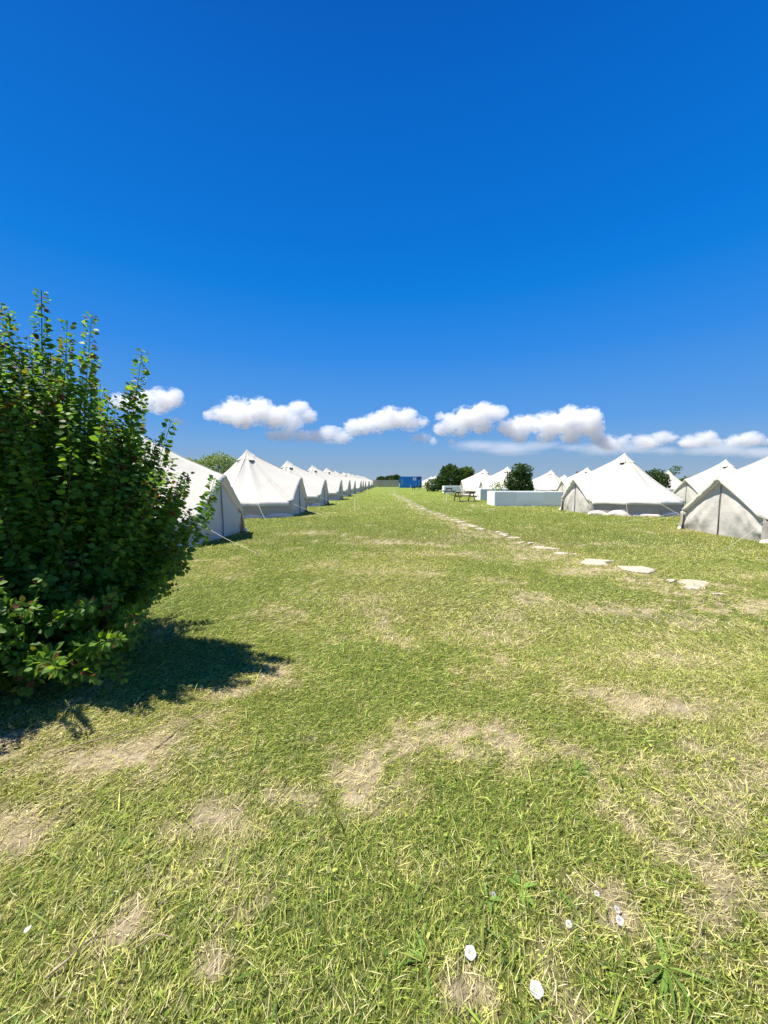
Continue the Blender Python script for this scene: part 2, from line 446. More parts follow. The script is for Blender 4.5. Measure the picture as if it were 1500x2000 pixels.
tag(link('grass', me, M_grass), label='short mown grass with dry clippings over the whole field', cat='grass', kind='stuff')
del Vs, Q, T, Cc, parts

# ------------------------------------------------------------------ leaves
LEAF_V = np.array([(0, 0, 0), (.30, .16, .05), (.44, .46, .07), (.28, .78, .04), (0, 1.08, -.05), (-.28, .78, .04), (-.44, .46, .07), (-.30, .16, .05), (0, .42, -.03), (0, .76, -.03)])
LEAF_F = np.array([(0, 1, 8), (1, 2, 8), (2, 9, 8), (2, 3, 9), (3, 4, 9), (4, 5, 9), (5, 6, 9), (6, 8, 9), (6, 7, 8), (7, 0, 8)])

def norm(a):
    return a / np.maximum(np.linalg.norm(a, axis=1, keepdims=True), 1e-9)

def leaf_mesh(name, P, Dv, N, size, col):
    """P base points, Dv direction, N normal hint, size per leaf, col per leaf"""
    y = norm(Dv); x = norm(np.cross(y, N)); z = np.cross(x, y)
    k = len(LEAF_V)
    V = (P[:, None, :] + size[:, None, None] * (LEAF_V[None, :, 0:1] * x[:, None, :] + LEAF_V[None, :, 1:2] * y[:, None, :] + LEAF_V[None, :, 2:3] * z[:, None, :])).reshape(-1, 3)
    F = (np.arange(len(P))[:, None, None] * k + LEAF_F[None]).reshape(-1, 3)
    return np_mesh(name, V, [F], col=np.repeat(col, k, 0), smooth=True)

QUAD_V = np.array([(0, 0, 0), (.4, .5, .06), (0, 1, 0), (-.4, .5, .06)])
def quad_leaves(name, P, Dv, N, size, col):
    y = norm(Dv); x = norm(np.cross(y, N)); z = np.cross(x, y)
    V = (P[:, None, :] + size[:, None, None] * (QUAD_V[None, :, 0:1] * x[:, None, :] + QUAD_V[None, :, 1:2] * y[:, None, :] + QUAD_V[None, :, 2:3] * z[:, None, :])).reshape(-1, 3)
    F = np.arange(len(P) * 4).reshape(-1, 4)
    return np_mesh(name, V, [F], col=np.repeat(col, 4, 0))

# ------------------------------------------------------------------ the big shrub at the left
def big_shrub():
    g = np.random.default_rng(21)
    C0 = Vector((-3.2, 3.3, 0))
    root = thing('shrub', 'large dark green shrub with upright leafy shoots filling the left edge', 'shrub', C0)
    tips = [(-2.73, 3.2, 3.08), (-2.42, 3.2, 2.92), (-2.02, 3.2, 2.60), (-1.85, 3.25, 2.05), (-3.2, 3.2, 3.02), (-2.95, 3.1, 2.88), (-2.62, 3.3, 2.7), (-2.3, 3.05, 2.55),
            (-1.88, 3.3, 1.75), (-1.72, 3.25, 1.62), (-1.78, 3.1, 1.45), (-1.60, 3.0, .88), (-1.7, 2.7, .6), (-1.75, 2.45, .5), (-2.0, 2.2, .42), (-3.05, 2.95, 2.9), (-3.3, 3.0, 3.0), (-2.85, 2.8, 2.6),
            (-1.45, 3.35, 1.58), (-1.75, 3.2, 1.15), (-1.70, 3.1, .95), (-2.15, 3.25, 2.35), (-2.55, 3.1, 2.8), (-1.95, 3.15, 1.9)]
    n_lead = len(tips)
    for q in range(95):
        X_ = g.uniform(-3.9, -2.12); Y_ = g.uniform(2.75, 3.75)
        tips.append((X_, Y_, (2.82 - .75 * max(0, X_ + 2.75) - .5 * max(0, 3.0 - Y_)) * g.uniform(.76, .97)))
    for q in range(40):
        X_ = g.uniform(-2.3, -1.75)
        tips.append((X_, g.uniform(2.9, 3.6), 2.25 - 1.3 * (X_ + 2.3) * g.uniform(.8, 1.3) - .4 * g.random()))
    for q in range(70):
        tips.append((g.uniform(-3.5, -2.3), g.uniform(2.05, 2.45), g.uniform(.12, .75)))
    for q in range(55):
        X_ = g.uniform(-2.5, -1.9)
        tips.append((X_, g.uniform(2.45, 3.2), g.uniform(.10, .8) * (1 - .4 * max(0, X_ + 2.2))))
    # crown: tips over an uneven dome lower on the right
    while len(tips) < 500:
        a = g.random() * 2 * math.pi; el = math.asin(g.random() * .98 + .02) if g.random() < .62 else R(2 + 30 * g.random())
        rr = 1 + g.normal(0, .09)
        x = math.cos(a) * math.cos(el) * 1.06 * rr; y = math.sin(a) * math.cos(el) * 1.22 * rr
        top = 2.92 - .68 * max(0, x - .0) - .25 * max(0, -y - .4)
        z = .22 + math.sin(el) * (top - .22) * rr
        tips.append((C0.x + x, C0.y + y, max(.12, z)))
    bm = MB(); LP, LD, LN, LS, LC = [], [], [], [], []
    for i, t in enumerate(tips):
        t = Vector(t) - C0
        b = Vector((g.normal(0, .22), g.normal(0, .22), 0))
        if i > n_lead + 260 and g.random() < .45:                       # inner shoots fill the body
            t = b.lerp(t, .55 + .42 * g.random())
        low = t.z < 1.0
        ctrl = Vector((t.x * (.55 if low else .8), t.y * (.55 if low else .8), max(t.z * (.75 if low else .42), .25)))
        n = 14
        pts = []
        for k in range(n + 1):
            u = k / n
            p = b * (1 - u) ** 2 + ctrl * (2 * u * (1 - u)) + t * u * u
            p += Vector((math.sin(u * 5 + i) * .05 * u, math.cos(u * 4.3 + i * 2) * .05 * u, 0))
            pts.append(p)
        r0 = .0025 + .0025 * min(1, t.length / 2.5) + (.007 if i % 13 == 0 else 0)
        bm.tube(pts[::2], [r0 * (1 - .85 * k / (n / 2)) + .0008 for k in range(n // 2 + 1)], 5)
        length = sum((q - p).length for p, q in zip(pts, pts[1:]))
        nl = int(length * .80 / (.0052 if i < n_lead else .0082 if i < n_lead + 135 else .0118))
        ph = g.random() * 6
        for j in range(nl):
            u = .22 + .78 * (j + g.random() * .6) / nl
            u = min(u, 1)
            k = min(int(u * n), n - 1); f = u * n - k
            p = pts[k].lerp(pts[k + 1], f); d = (pts[k + 1] - pts[k]).normalized()
            ph += 2.4 + g.normal(0, .3)
            a1 = d.cross(Vector((.2, .1, 1)) if abs(d.z) < .95 else Vector((1, 0, 0))).normalized(); a2 = d.cross(a1)
            out = a1 * math.cos(ph) + a2 * math.sin(ph)
            pet = .012 + .022 * g.random()
            if u < .8 and g.random() < .35: pet += .07 * g.random()
            dr = (out + d * .35 + Vector((0, 0, g.normal(-.25, .25)))).normalized()
            p = p + dr * pet
            nr = Vector((g.normal(0, .6), g.normal(0, .6), .75)) + out * .6 + Vector((t.x, t.y, 0)).normalized() * .4
            # size falls towards the shoot tip
            s = (.034 + .032 * g.random() ** .8) * (1.05 - .40 * max(0, u - .8) / .2)
            hgt = p.z
            young = u > .88
            v = g.random()
            c = np.array((.065, .15, .026)) * (1 - v) + np.array((.18, .34, .055)) * v
            if g.random() < .10: c = np.array((.23, .37, .06))
            if young and g.random() < .2: c = np.array((.15, .055, .025)) if g.random() < .4 else np.array((.16, .17, .04))
            if hgt < .02: continue
            LP.append(p); LD.append(dr); LN.append(nr); LS.append(s); LC.append(c)
    link('branches', bm.mesh('branches'), M_bark, root)
    LP, LD, LN = [np.array([tuple(v) for v in a]) for a in (LP, LD, LN)]
    link('foliage', leaf_mesh('foliage', LP, LD, LN, np.array(LS), np.array(LC)), M_leaf, root)
big_shrub()

# ------------------------------------------------------------------ bell tents
GUY = [R(30 * k) for k in range(1, 12)]                   # guy points; 0 is the door
RE, ZE, ZP, ZD = 2.62, .60, 3.0, 1.72

def eave(th):
    th = (th + math.pi) % (2 * math.pi) - math.pi
    a = abs(th); s = 1 if th >= 0 else -1
    c30 = Vector((2.56, s * 1.44, ZE - .02))
    if a < R(30):
        u = a / R(30)
        A = Vector((2.62, 0, ZD))
        p = A.lerp(c30, u)
        p += Vector((-.02, 0, .02)) * math.sin(math.pi * u)
        return p
    k = math.floor(a / R(30) - 1e-6); f = (a - R(30) * k) / R(30)
    p0 = c30 if k == 1 else Vector((RE * math.cos(R(30) * k), s * RE * math.sin(R(30) * k), ZE))
    p1 = Vector((RE * math.cos(R(30) * (k + 1)), s * RE * math.sin(R(30) * (k + 1)), ZE))
    p = p0.lerp(p1, f); q = math.sin(math.pi * f)
    return Vector((p.x * (1 - .022 * q), p.y * (1 - .022 * q), p.z + .02 * q))

def sag_at(th, t):
    seam = abs(((th / R(30)) + .5) % 1 - .5) * 2       # 0 on a seam, 1 mid panel
    th = (th + math.pi) % (2 * math.pi) - math.pi
    s_ = (.10 + .05 * seam) * (4 * t * (1 - t)) ** .9 * (1.12 - .35 * t)
    return s_ * (.75 if abs(th) < R(30) else 1)

def build_tent(seed):
    """returns [(part, mesh, material, [children], detail level)]"""
    g = np.random.default_rng(seed)
    out = []
    NT, NR = 144, 20
    # roof
    V = []; 
    for i in range(NT):
        th = -math.pi + 2 * math.pi * i / NT
        E = eave(th); pk = Vector((0, 0, ZP))
        nrm = Vector((math.cos(th), math.sin(th), 1)).normalized()
        for j in range(NR + 1):
            t = j / NR
            p = pk.lerp(E, t)
            p -= nrm * sag_at(th, t)
            w_ = float(vnoise(np.array([th * 9 + seed * 3]), np.array([t * 5]), seed=seed)[0]) - .5
            w2 = float(vnoise(np.array([th * 30 + seed]), np.array([t * 7.]), seed=seed + 9)[0]) - .5
            p += nrm * (w_ * .05 * t * (1.2 - t) + w2 * .028 * t * t)
            V.append(p)
        # hanging edge
        dn = Vector((-.02 * math.cos(th), -.02 * math.sin(th), -.085 - .02 * w_)) if abs(th) > R(31) else Vector((-.06, -.05 * (1 if th > 0 else -1), -.075))
        V.append(V[-1] + dn)
    st = NR + 2
    F = []
    for i in range(NT):
        a, b = i * st, ((i + 1) % NT) * st
        for j in range(NR + 1):
            F.append((a + j, a + j + 1, b + j + 1, b + j))
    n_roof = len(F)
    for q in range(12):
        th = R(30 * q); iq = int(round((th + math.pi) / (2 * math.pi) * NT)) % NT
        row = V[iq * st: iq * st + NR + 1]; sd = Vector((-math.sin(th), math.cos(th), 0)) * .013
        up = Vector((math.cos(th), math.sin(th), 1)).normalized() * .006
        b0 = len(V)
        for p in row[3:]: V += [p - sd + up, p + sd + up]
        for j in range(NR - 3): F.append((b0 + 2 * j, b0 + 2 * j + 1, b0 + 2 * j + 3, b0 + 2 * j + 2))
    rm_ = np_mesh('tent_roof', np.array([tuple(v) for v in V]), [np.array(F)], smooth=True)
    rm_.materials.append(M_roof); rm_.materials.append(M_trim)
    mi = np.zeros(len(F), np.int32); mi[n_roof:] = 1
    rm_.polygons.foreach_set('material_index', mi)
    out.append(('roof', rm_, M_roof, 0))
    # seams: thin cords standing on the roof
    # peak cap with four flared vents
    V = []; NC = 72; NJ = 6
    for i in range(NC):
        th = 2 * math.pi * i / NC
        vd = min(abs((th - R(45 + 90 * k) + math.pi) % (2 * math.pi) - math.pi) for k in range(4))
        fl = max(0, 1 - (vd / R(17)) ** 2)
        E = eave(th); nrm = Vector((math.cos(th), math.sin(th), 1)).normalized()
        for j in range(NJ + 1):
            t = (.165 + .03 * fl) * j / NJ
            p = Vector((0, 0, ZP)).lerp(E, t) - nrm * sag_at(th, t)
            p += nrm * (.009 + .085 * fl * (j / NJ) ** 2) + Vector((0, 0, .05 * (1 - j / NJ) ** 3))
            V.append(p)
    st = NJ + 1; F = []
    for i in range(NC):
        a, b = i * st, ((i + 1) % NC) * st
        for j in range(NJ): F.append((a + j, a + j + 1, b + j + 1, b + j))
    out.append(('peak_cap', np_mesh('tent_cap', np.array([tuple(v) for v in V]), [np.array(F)], smooth=True), M_roof, 0))
    for k in range(4):
        th0 = R(45 + 90 * k); bm = bmesh.new(); ring = []
        for q in range(9):
            a = math.pi * q / 8
            th = th0 + math.cos(a) * R(11)
            t = .203 - .034 * math.sin(a) ** .8
            E = eave(th); nrm = Vector((math.cos(th), math.sin(th), 1)).normalized()
            ring.append(bm.verts.new(Vector((0, 0, ZP)).lerp(E, t) - nrm * sag_at(th, t) + nrm * .022))
        f = bm.faces.new(ring); bmesh.ops.triangulate(bm, faces=[f])
        me = bpy.data.meshes.new('tent_vent'); bm.to_mesh(me); bm.free()
        out.append(('vent', me, M_dark, 1))
    # wall
    V = []; F = []; n = 150
    a0, a1 = R(28), R(332)
    for i in range(n + 1):
        th = a0 + (a1 - a0) * i / n
        E = eave(th)
        for j in range(9):
            t = j / 8
            r = math.hypot(E.x, E.y) - .10
            r += t * .05 + .045 * math.sin(math.pi * t) * (float(vnoise(np.array([th * 14]), np.array([t * 2.]), seed=seed + 3)[0]) - .3)
            V.append((math.cos(th) * r, math.sin(th) * r, (E.z - .01) * (1 - t)))
    for i in range(n):
        for j in range(8):
            a = i * 9 + j; F.append((a, a + 1, a + 10, a + 9))
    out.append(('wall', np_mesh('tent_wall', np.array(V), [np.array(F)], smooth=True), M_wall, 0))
    # loose skirt gathered in scallops round the foot of the wall
    V = []; F = []; n = 220
    th_b = [a0]
    while th_b[-1] < a1 - .15: th_b.append(th_b[-1] + R(14 + 22 * g.random()))
    th_b[-1] = a1
    hh = [(.03 + .19 * g.random()) for _ in th_b]
    for i in range(n + 1):
        th = a0 + (a1 - a0) * i / n
        k = max(0, int(np.searchsorted(th_b, th, side='right')) - 1); k = min(k, len(th_b) - 2)
        u = min(1, max(0, (th - th_b[k]) / (th_b[k + 1] - th_b[k])))
        h = .05 + hh[k] * max(0, math.sin(math.pi * u)) ** .6
        E = eave(th); r = math.hypot(E.x, E.y) - .06
        for j in range(6):
            t = j / 5
            wv = (float(vnoise(np.array([th * 26]), np.array([t * 3.]), seed=seed + 5)[0]) - .5) * .05
            rr = r + .015 + .08 * math.sin(t * math.pi * .75) * (h / .3) + wv * t + .05 * t
            V.append((math.cos(th) * rr, math.sin(th) * rr, h * (1 - t) ** 1.2 + (.008 if j < 5 else 0)))
    for i in range(n):
        for j in range(5):
            a = i * 6 + j; F.append((a, a + 1, a + 7, a + 6))
    out.append(('wall_skirt', np_mesh('tent_skirt', np.array(V), [np.array(F)], smooth=True), M_flap, 0))
    # door panels and zip
    for s in (-1, 1):
        V = []; F = []; nu, nv = 28, 22
        for a in range(nu + 1):
            u = a / nu
            B = Vector((2.46, 0, 0)).lerp(Vector((2.38, s * 1.40, 0)), u)
            T = Vector((2.43, 0, ZD - .05)).lerp(Vector((2.42, s * 1.36, ZE - .04)), u)
            for b in range(nv + 1):
                v = b / nv
                p = B.lerp(T, v)
                wr = float(vnoise(np.array([u * 7 + v * 1.5]), np.array([v * 3.]), seed=seed + 20 + s)[0]) - .5
                w2 = float(vnoise(np.array([u * 20 - v * 3.]), np.array([v * 4.]), seed=seed + 25 + s)[0]) - .5
                p.x += (.075 * wr + .035 * w2) * math.sin(math.pi * min(1, v * 1.0 + .12)) * (.3 + min(1, 2 * u) * .7) + .07 * math.sin(math.pi * u) * math.sin(math.pi * v)
                V.append(tuple(p))
        for a in range(nu):
            for b in range(nv):
                k = a * (nv + 1) + b; F.append((k, k + nv + 1, k + nv + 2, k + 1))
        out.append(('door_panel', np_mesh('tent_door', np.array(V), [np.array(F)], smooth=True), M_door, 0))
    bm = MB(); bm.tube([(2.478, 0, .02), (2.485, .01, .5), (2.472, -.005, 1.0), (2.455, 0, ZD - .1)], [.016, .014, .014, .01], 6)
    out.append(('zip', bm.mesh('tent_zip'), M_zip, 1))
    # guy ropes and pegs
    for th in GUY:
        p = eave(th) + Vector((0, 0, -.01)); d = Vector((math.cos(th), math.sin(th), 0))
        ln = 2.05 if abs(math.cos(th) - math.cos(R(30))) < .01 else 1.5 + .2 * g.random()
        e = p + d * ln; e.z = .06
        m_ = p.lerp(e, .5); m_.z -= .03
        bm = MB(); bm.tube([p, m_, e], .0045, 5)
        out.append(('guy_rope', bm.mesh('tent_rope'), M_rope, 2))
        bm = MB(); bm.tube([e + d * .05 + Vector((0, 0, -.08)), e - d * .02 + Vector((0, 0, .035))], [.006, .009], 5)
        out.append(('peg', bm.mesh('tent_peg'), M_peg, 3))
    return out

TENTS = [build_tent(s) for s in (3, 11, 29, 41, 57)]

def put_tent(x, y, rz, label, group, proto, detail, sz=1.0, sxy=1.0):
    t = thing('bell_tent', label, 'tent', (x, y, float(gz(np.array([x * 1.]), np.array([y * 1.]))[0]) - .01), rz, group)
    t.scale = (sxy, sxy, sz)
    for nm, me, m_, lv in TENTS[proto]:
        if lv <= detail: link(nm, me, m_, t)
    return t

NUM = ['', 'nearest', 'second', 'third', 'fourth', 'fifth', 'sixth', 'seventh', 'eighth', 'ninth', 'tenth', 'eleventh', 'twelfth', 'thirteenth', 'farthest']
GL = 'white bell tents in the long row left of the lawn'
GR = 'white bell tents in the rows right of the stone path'
for k in range(14):
    y = 10.55 + 7.8 * k
    lab = ('white canvas bell tent half hidden behind the large green shrub, door flap in shade' if k == 0 else
           'white bell tent right behind the half hidden nearest one in the left row' if k == 1 else
           'smallest white bell tent, at the far end of the left row' if k == 13 else
           'white bell tent, %s from the big shrub along the left row' % NUM[k + 1])
    put_tent(-6.85 - (.18 if k == 0 else 0) + .12 * math.sin(k * 2.3) + (.0 if k < 2 else .15), y + .15 * math.sin(k * 1.7), R(-1.5 + 3 * math.sin(k * 3.1)), lab, GL, k % 5, 3 if k < 4 else (2 if k < 7 else 1), 1 + .018 * math.sin(k * 2), 1 + .015 * math.sin(k * 1.3))
RT = [
    (12.05, 11.2, 180, 'white bell tent cut off by the right edge of the picture, wrinkled grey door', 0, 3, .97),
    (12.0, 19.8, 182, 'large white bell tent right of the low white wall, peak with dark vent', 1, 3, .99),
    (22.2, 25.7, 180, 'white bell tent peeking out behind the one at the right edge', 2, 3, 1),
    (11.6, 37.6, 180, 'white bell tent partly hidden by the dark round bush behind the low wall', 0, 2, 1),
    (11.0, 44.2, 178, 'white bell tent left of the round bush, with shaded door behind the brown picnic table', 1, 2, 1),
    (20.3, 39.6, 180, 'white bell tent half hidden behind the large tent right of the low wall', 2, 2, 1),
    (20.2, 48.0, 184, 'small white bell tent right of the round bush, seen over the low white wall', 0, 1, 1),
    (36.0, 79.0, 180, 'tiny white bell tent peak between two larger tents over the low wall', 1, 1, 1),
    (32.5, 90.0, 180, 'tiny white bell tent peak just right of the round bush', 2, 1, 1),
    (36.0, 50.0, 180, 'white bell tent behind a small dark bush, between the two large right tents', 0, 1, 1),
    (11.6, 78.5, 180, 'far white bell tent touching the left side of the twin green bushes', 1, 1, 1),
    (11.6, 86.5, 180, 'far white bell tent, second left of the twin green bushes', 2, 1, 1),
    (11.6, 94.5, 180, 'far white bell tent, third left of the twin green bushes', 0, 1, 1),
    (11.6, 102.5, 180, 'farthest white bell tent on the right side, nearest the container', 1, 1, 1),
]
for x, y, rz, lab, pr, dt, sz in RT:
    put_tent(x, y, R(rz), lab, GR, (pr + int(y)) % 5, dt, sz)

# ------------------------------------------------------------------ stepping stones
def stone(x, y, s, k):
    g = np.random.default_rng(100 + k)
    n = 10; bm = bmesh.new()
    asp = .55 + .3 * g.random(); rot = g.random() * .8 - .2
    h = .012 + .02 * g.random() + (.02 if s > .5 and y < 8 else 0)
    cs = []
    for i in range(n):
        a = 2 * math.pi * i / n
        r = s * .5 * (1 + g.normal(0, .2)) / max(abs(math.cos(a)), abs(math.sin(a))) ** .45
        px, py = r * math.cos(a), r * math.sin(a) * asp
        cs.append((px * math.cos(rot) - py * math.sin(rot), px * math.sin(rot) + py * math.cos(rot)))
    lay = []
    for f, z in ((1.0, -.03), (1.03, h * .45), (.97, h * .85), (.86, h)):
        lay.append([bm.verts.new((cx * f, cy * f, z + (g.normal(0, .005) if z > 0 else 0))) for cx, cy in cs])
    for l0, l1 in zip(lay, lay[1:]):
        for i in range(n): bm.faces.new((l0[i], l0[(i + 1) % n], l1[(i + 1) % n], l1[i]))
    c = bm.verts.new((0, 0, h + .004))
    for i in range(n): bm.faces.new((lay[-1][i], lay[-1][(i + 1) % n], c))
    bm.faces.new(lay[0][::-1])
    me = bpy.data.meshes.new('stepping_stone'); bm.to_mesh(me); bm.free()
    o = link('stepping_stone', me, M_stone)
    o.location = (x, y, float(gz(np.array([x]), np.array([y]))[0]))
    return o
SL = {0: 'broad pale stepping stone nearest the right edge of the path', 1: 'small pale stone just in front of the nearest broad slab', 2: 'small rough stone left of the nearest broad slab', 3: 'thin half-buried stone at the near end of the path',
      4: 'thick pale slab with a dark undercut left edge, second large slab of the path', 5: 'long flat cream slab, third large slab of the path', 6: 'small stone touching the far side of the long cream slab'}
for k, (x, y, s) in enumerate(STONES):
    nn = k + 1
    lab = SL.get(k) or ('pale stepping stone number %d along the curving path, counted from the near right end' % (1 + sum(q[1] < y for q in STONES)))
    tag(stone(x, y, s, k), lab, 'stone', 'pale stepping stones of the path')

# ------------------------------------------------------------------ stakes along the lane
for i, (x, y, h, lab) in enumerate([
    (-1.74, 20.4, .63, 'pale wooden stake nearest the camera, left of the path in front of the left tents'),
    (-2.45, 46.5, .72, 'pale wooden stake second along the left side of the lane'),
    (-2.1, 77.0, .75, 'small far pale stake at the end of the left tent row'),
    (4.33, 28.4, .68, 'pale wooden stake in front of the brown picnic table'),
    (4.7, 55.0, .72, 'pale wooden stake right of the path, before the bushes'),
    (5.75, 98.0, .7, 'tiny pale stake in front of the blue container')]):
    bm = MB(); bm.box((0, 0, h / 2 - .05), (.085, .05, h + .1), Matrix.Rotation(R(1.5 * math.sin(i * 4)), 3, 'Y'), .006)
    o = link('wooden_stake', bm.mesh('stake'), M_stake); o.location = (x, y, 0); o.rotation_euler = (R(2 * math.sin(i * 3)), 0, -.85 - .06 * i)
    tag(o, lab, 'stake', 'pale stakes along the lane')

# ------------------------------------------------------------------ low white enclosures
def enclosure(x0, x1, y, dep, h, label, recess=True):
    r = thing('garden_wall', label, 'wall', (x0, y, 0), 0, 'low white garden walls')
    W = x1 - x0; T = .2
    MB_ = MB(); MB_.box((W / 2, T / 2, h / 2 - .05), (W, T, h + .1), bev=.015); link('front_wall', MB_.mesh('w'), M_plaster, r)
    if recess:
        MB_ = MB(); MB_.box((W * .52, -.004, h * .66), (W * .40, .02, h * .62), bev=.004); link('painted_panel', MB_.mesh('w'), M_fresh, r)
    for xx in (T / 2, W - T / 2):
        MB_ = MB(); MB_.box((xx, T + dep / 2 + .002, h / 2 - .05), (T - .006, dep, h + .094), bev=.015); link('side_wall', MB_.mesh('w'), M_plaster, r)
    MB_ = MB(); MB_.box((W / 2, T + dep + T / 2 + .004, h / 2 - .05), (W, T, h + .1), bev=.015); link('rear_wall', MB_.mesh('w'), M_plaster, r)
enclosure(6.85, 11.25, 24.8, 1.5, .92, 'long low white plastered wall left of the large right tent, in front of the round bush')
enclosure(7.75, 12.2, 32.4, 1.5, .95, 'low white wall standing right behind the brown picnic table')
enclosure(7.7, 10.5, 53.0, 1.5, .98, 'far low white wall under the twin green bushes', False)
enclosure(7.95, 9.6, 72.0, 1.2, .98, 'smallest far white wall left of the twin bushes', False)
enclosure(22.6, 25.6, 32.0, 1.5, .95, 'white wall piece seen between the large right tent and the one behind it', False)

# ------------------------------------------------------------------ picnic tables
def picnic(x, y, rz, m_, label):
    r = thing('picnic_table', label, 'table', (x, y, 0), rz, 'wooden picnic tables')
    b = MB()
    for k in range(5): b.box((0, -.30 + .15 * k, .74), (1.7, .14, .04), bev=.004)
    link('tabletop', b.mesh('pt'), m_, r)
    for s in (-1, 1):
        b = MB()
        for k in range(2): b.box((0, s * (.64 + .13 * k), .44), (1.7, .12, .04), bev=.004)
        link('bench', b.mesh('pb'), m_, r)
    for sx in (-.62, .62):
        for s in (-1, 1):
            b = MB(); b.tube([(sx, s * .66, -.02), (sx, s * .24, .72)], .045, 4); link('leg', b.mesh('pl'), m_, r)
        b = MB(); b.box((sx + .06, 0, .385), (.045, 1.5, .09)); link('bench_support', b.mesh('ps'), m_, r)
        b = MB(); b.box((sx + .06, 0, .675), (.045, .72, .08)); link('top_support', b.mesh('ps'), m_, r)
picnic(6.1, 30.8, R(12), M_wood, 'brown wooden picnic table on the grass left of the low white wall')
picnic(7.6, 48.0, R(80), M_woodd, 'dark picnic table seen end-on before the far low white wall')
picnic(5.4, 73.0, R(15), M_woodd, 'small far dark picnic table near the blue container')

# ------------------------------------------------------------------ container, fence
r = thing('shipping_container', 'bright blue steel container with white round emblem at the far end of the lawn', 'container', (3.05, 99, 0))
b = MB(); W, Hh, Dp = 4.4, 2.75, 2.4
b.box((W / 2, Dp / 2, Hh / 2 + .12), (W - .1, Dp - .1, Hh - .1))
for k in range(22): b.box((.2 + k * (W - .4) / 21, .035, Hh / 2 + .12), (.09, .05, Hh - .24))
for k in range(12): b.box((.035, .2 + k * (Dp - .4) / 11, Hh / 2 + .12), (.05, .09, Hh - .24))
link('body', b.mesh('cb'), M_blue, r)
b = MB()
for xx in (.06, W - .06):
    for yy in (.06, Dp - .06): b.box((xx, yy, Hh / 2 + .12), (.14, .14, Hh), bev=.01)
for zz in (.16, Hh + .1):
    b.box((W / 2, .05, zz), (W - .27, .11, .12)); b.box((W / 2, Dp - .05, zz), (W - .27, .11, .12))
link('frame', b.mesh('cf'), M_blue, r)
b = MB()
for k in range(8):
    z = .75 + k * .2
    b.box((.58, 0.002, z), (.30, .012, .035)); b.box((.45, .0, z + .05), (.035, .012, .12)); 
    if k % 2: b.box((.71, .0, z + .05), (.035, .012, .12))
link('lettering', b.mesh('cl'), M_white, r)
b = MB(); bmesh.ops.create_cone(b.bm, cap_ends=True, segments=32, radius1=.42, radius2=.42, depth=.016, matrix=Matrix.Translation((3.72, -.004, 2.3)) @ Matrix.Rotation(R(90), 4, 'X'))
em = link('emblem', b.mesh('ce'), M_white, r)
b = MB(); bmesh.ops.create_cone(b.bm, cap_ends=True, segments=6, radius1=.2, radius2=.2, depth=.012, matrix=Matrix.Translation((3.72, -.018, 2.3)) @ Matrix.Rotation(R(90), 4, 'X'))
link('emblem_mark', b.mesh('cm'), M_blue, em)
b = MB(); b.box((W / 2 - .1, -.10, .06), (W + .3, .12, .2)); link('base_rail', b.mesh('cr'), M_teal, r)

r = thing('site_cabin', 'dark navy cabin half hidden behind the right end of the blue container', 'cabin', (7.7, 104, 0))
b = MB(); b.box((.65, 1.2, 1.5), (1.3, 2.4, 2.8), bev=.02); link('body', b.mesh('nb'), M_navy, r)
b = MB(); b.box((.65, 1.2, 2.94), (1.4, 2.5, .08)); link('roof', b.mesh('nr'), M_grey, r)
b = MB(); b.box((.62, -.01, 1.15), (.6, .03, 1.9)); link('door', b.mesh('nd'), M_blue, r)
b = MB(); b.tube([(0, 0, 0), (0, 0, 3.2)], .06, 8); o = link('pole', b.mesh('po'), M_white); o.location = (9.1, 106, 0); tag(o, 'thin white pole standing beside the navy cabin', 'pole')

r = thing('fence', 'grey brown panel fence across the far end of the lawn', 'fence', (-4.6, 115, 0))
for k in range(3):
    b = MB()
    for q in range(6): b.box((k * 2.6 + 1.3, 0, .2 + q * .34), (2.5, .05, .325))
    link('fence_panel', b.mesh('fp'), M_block, r)
for k in range(4):
    b = MB(); b.box((k * 2.6, 0, 1.05), (.1, .12, 2.3), bev=.01); link('fence_post', b.mesh('fo'), M_post, r)

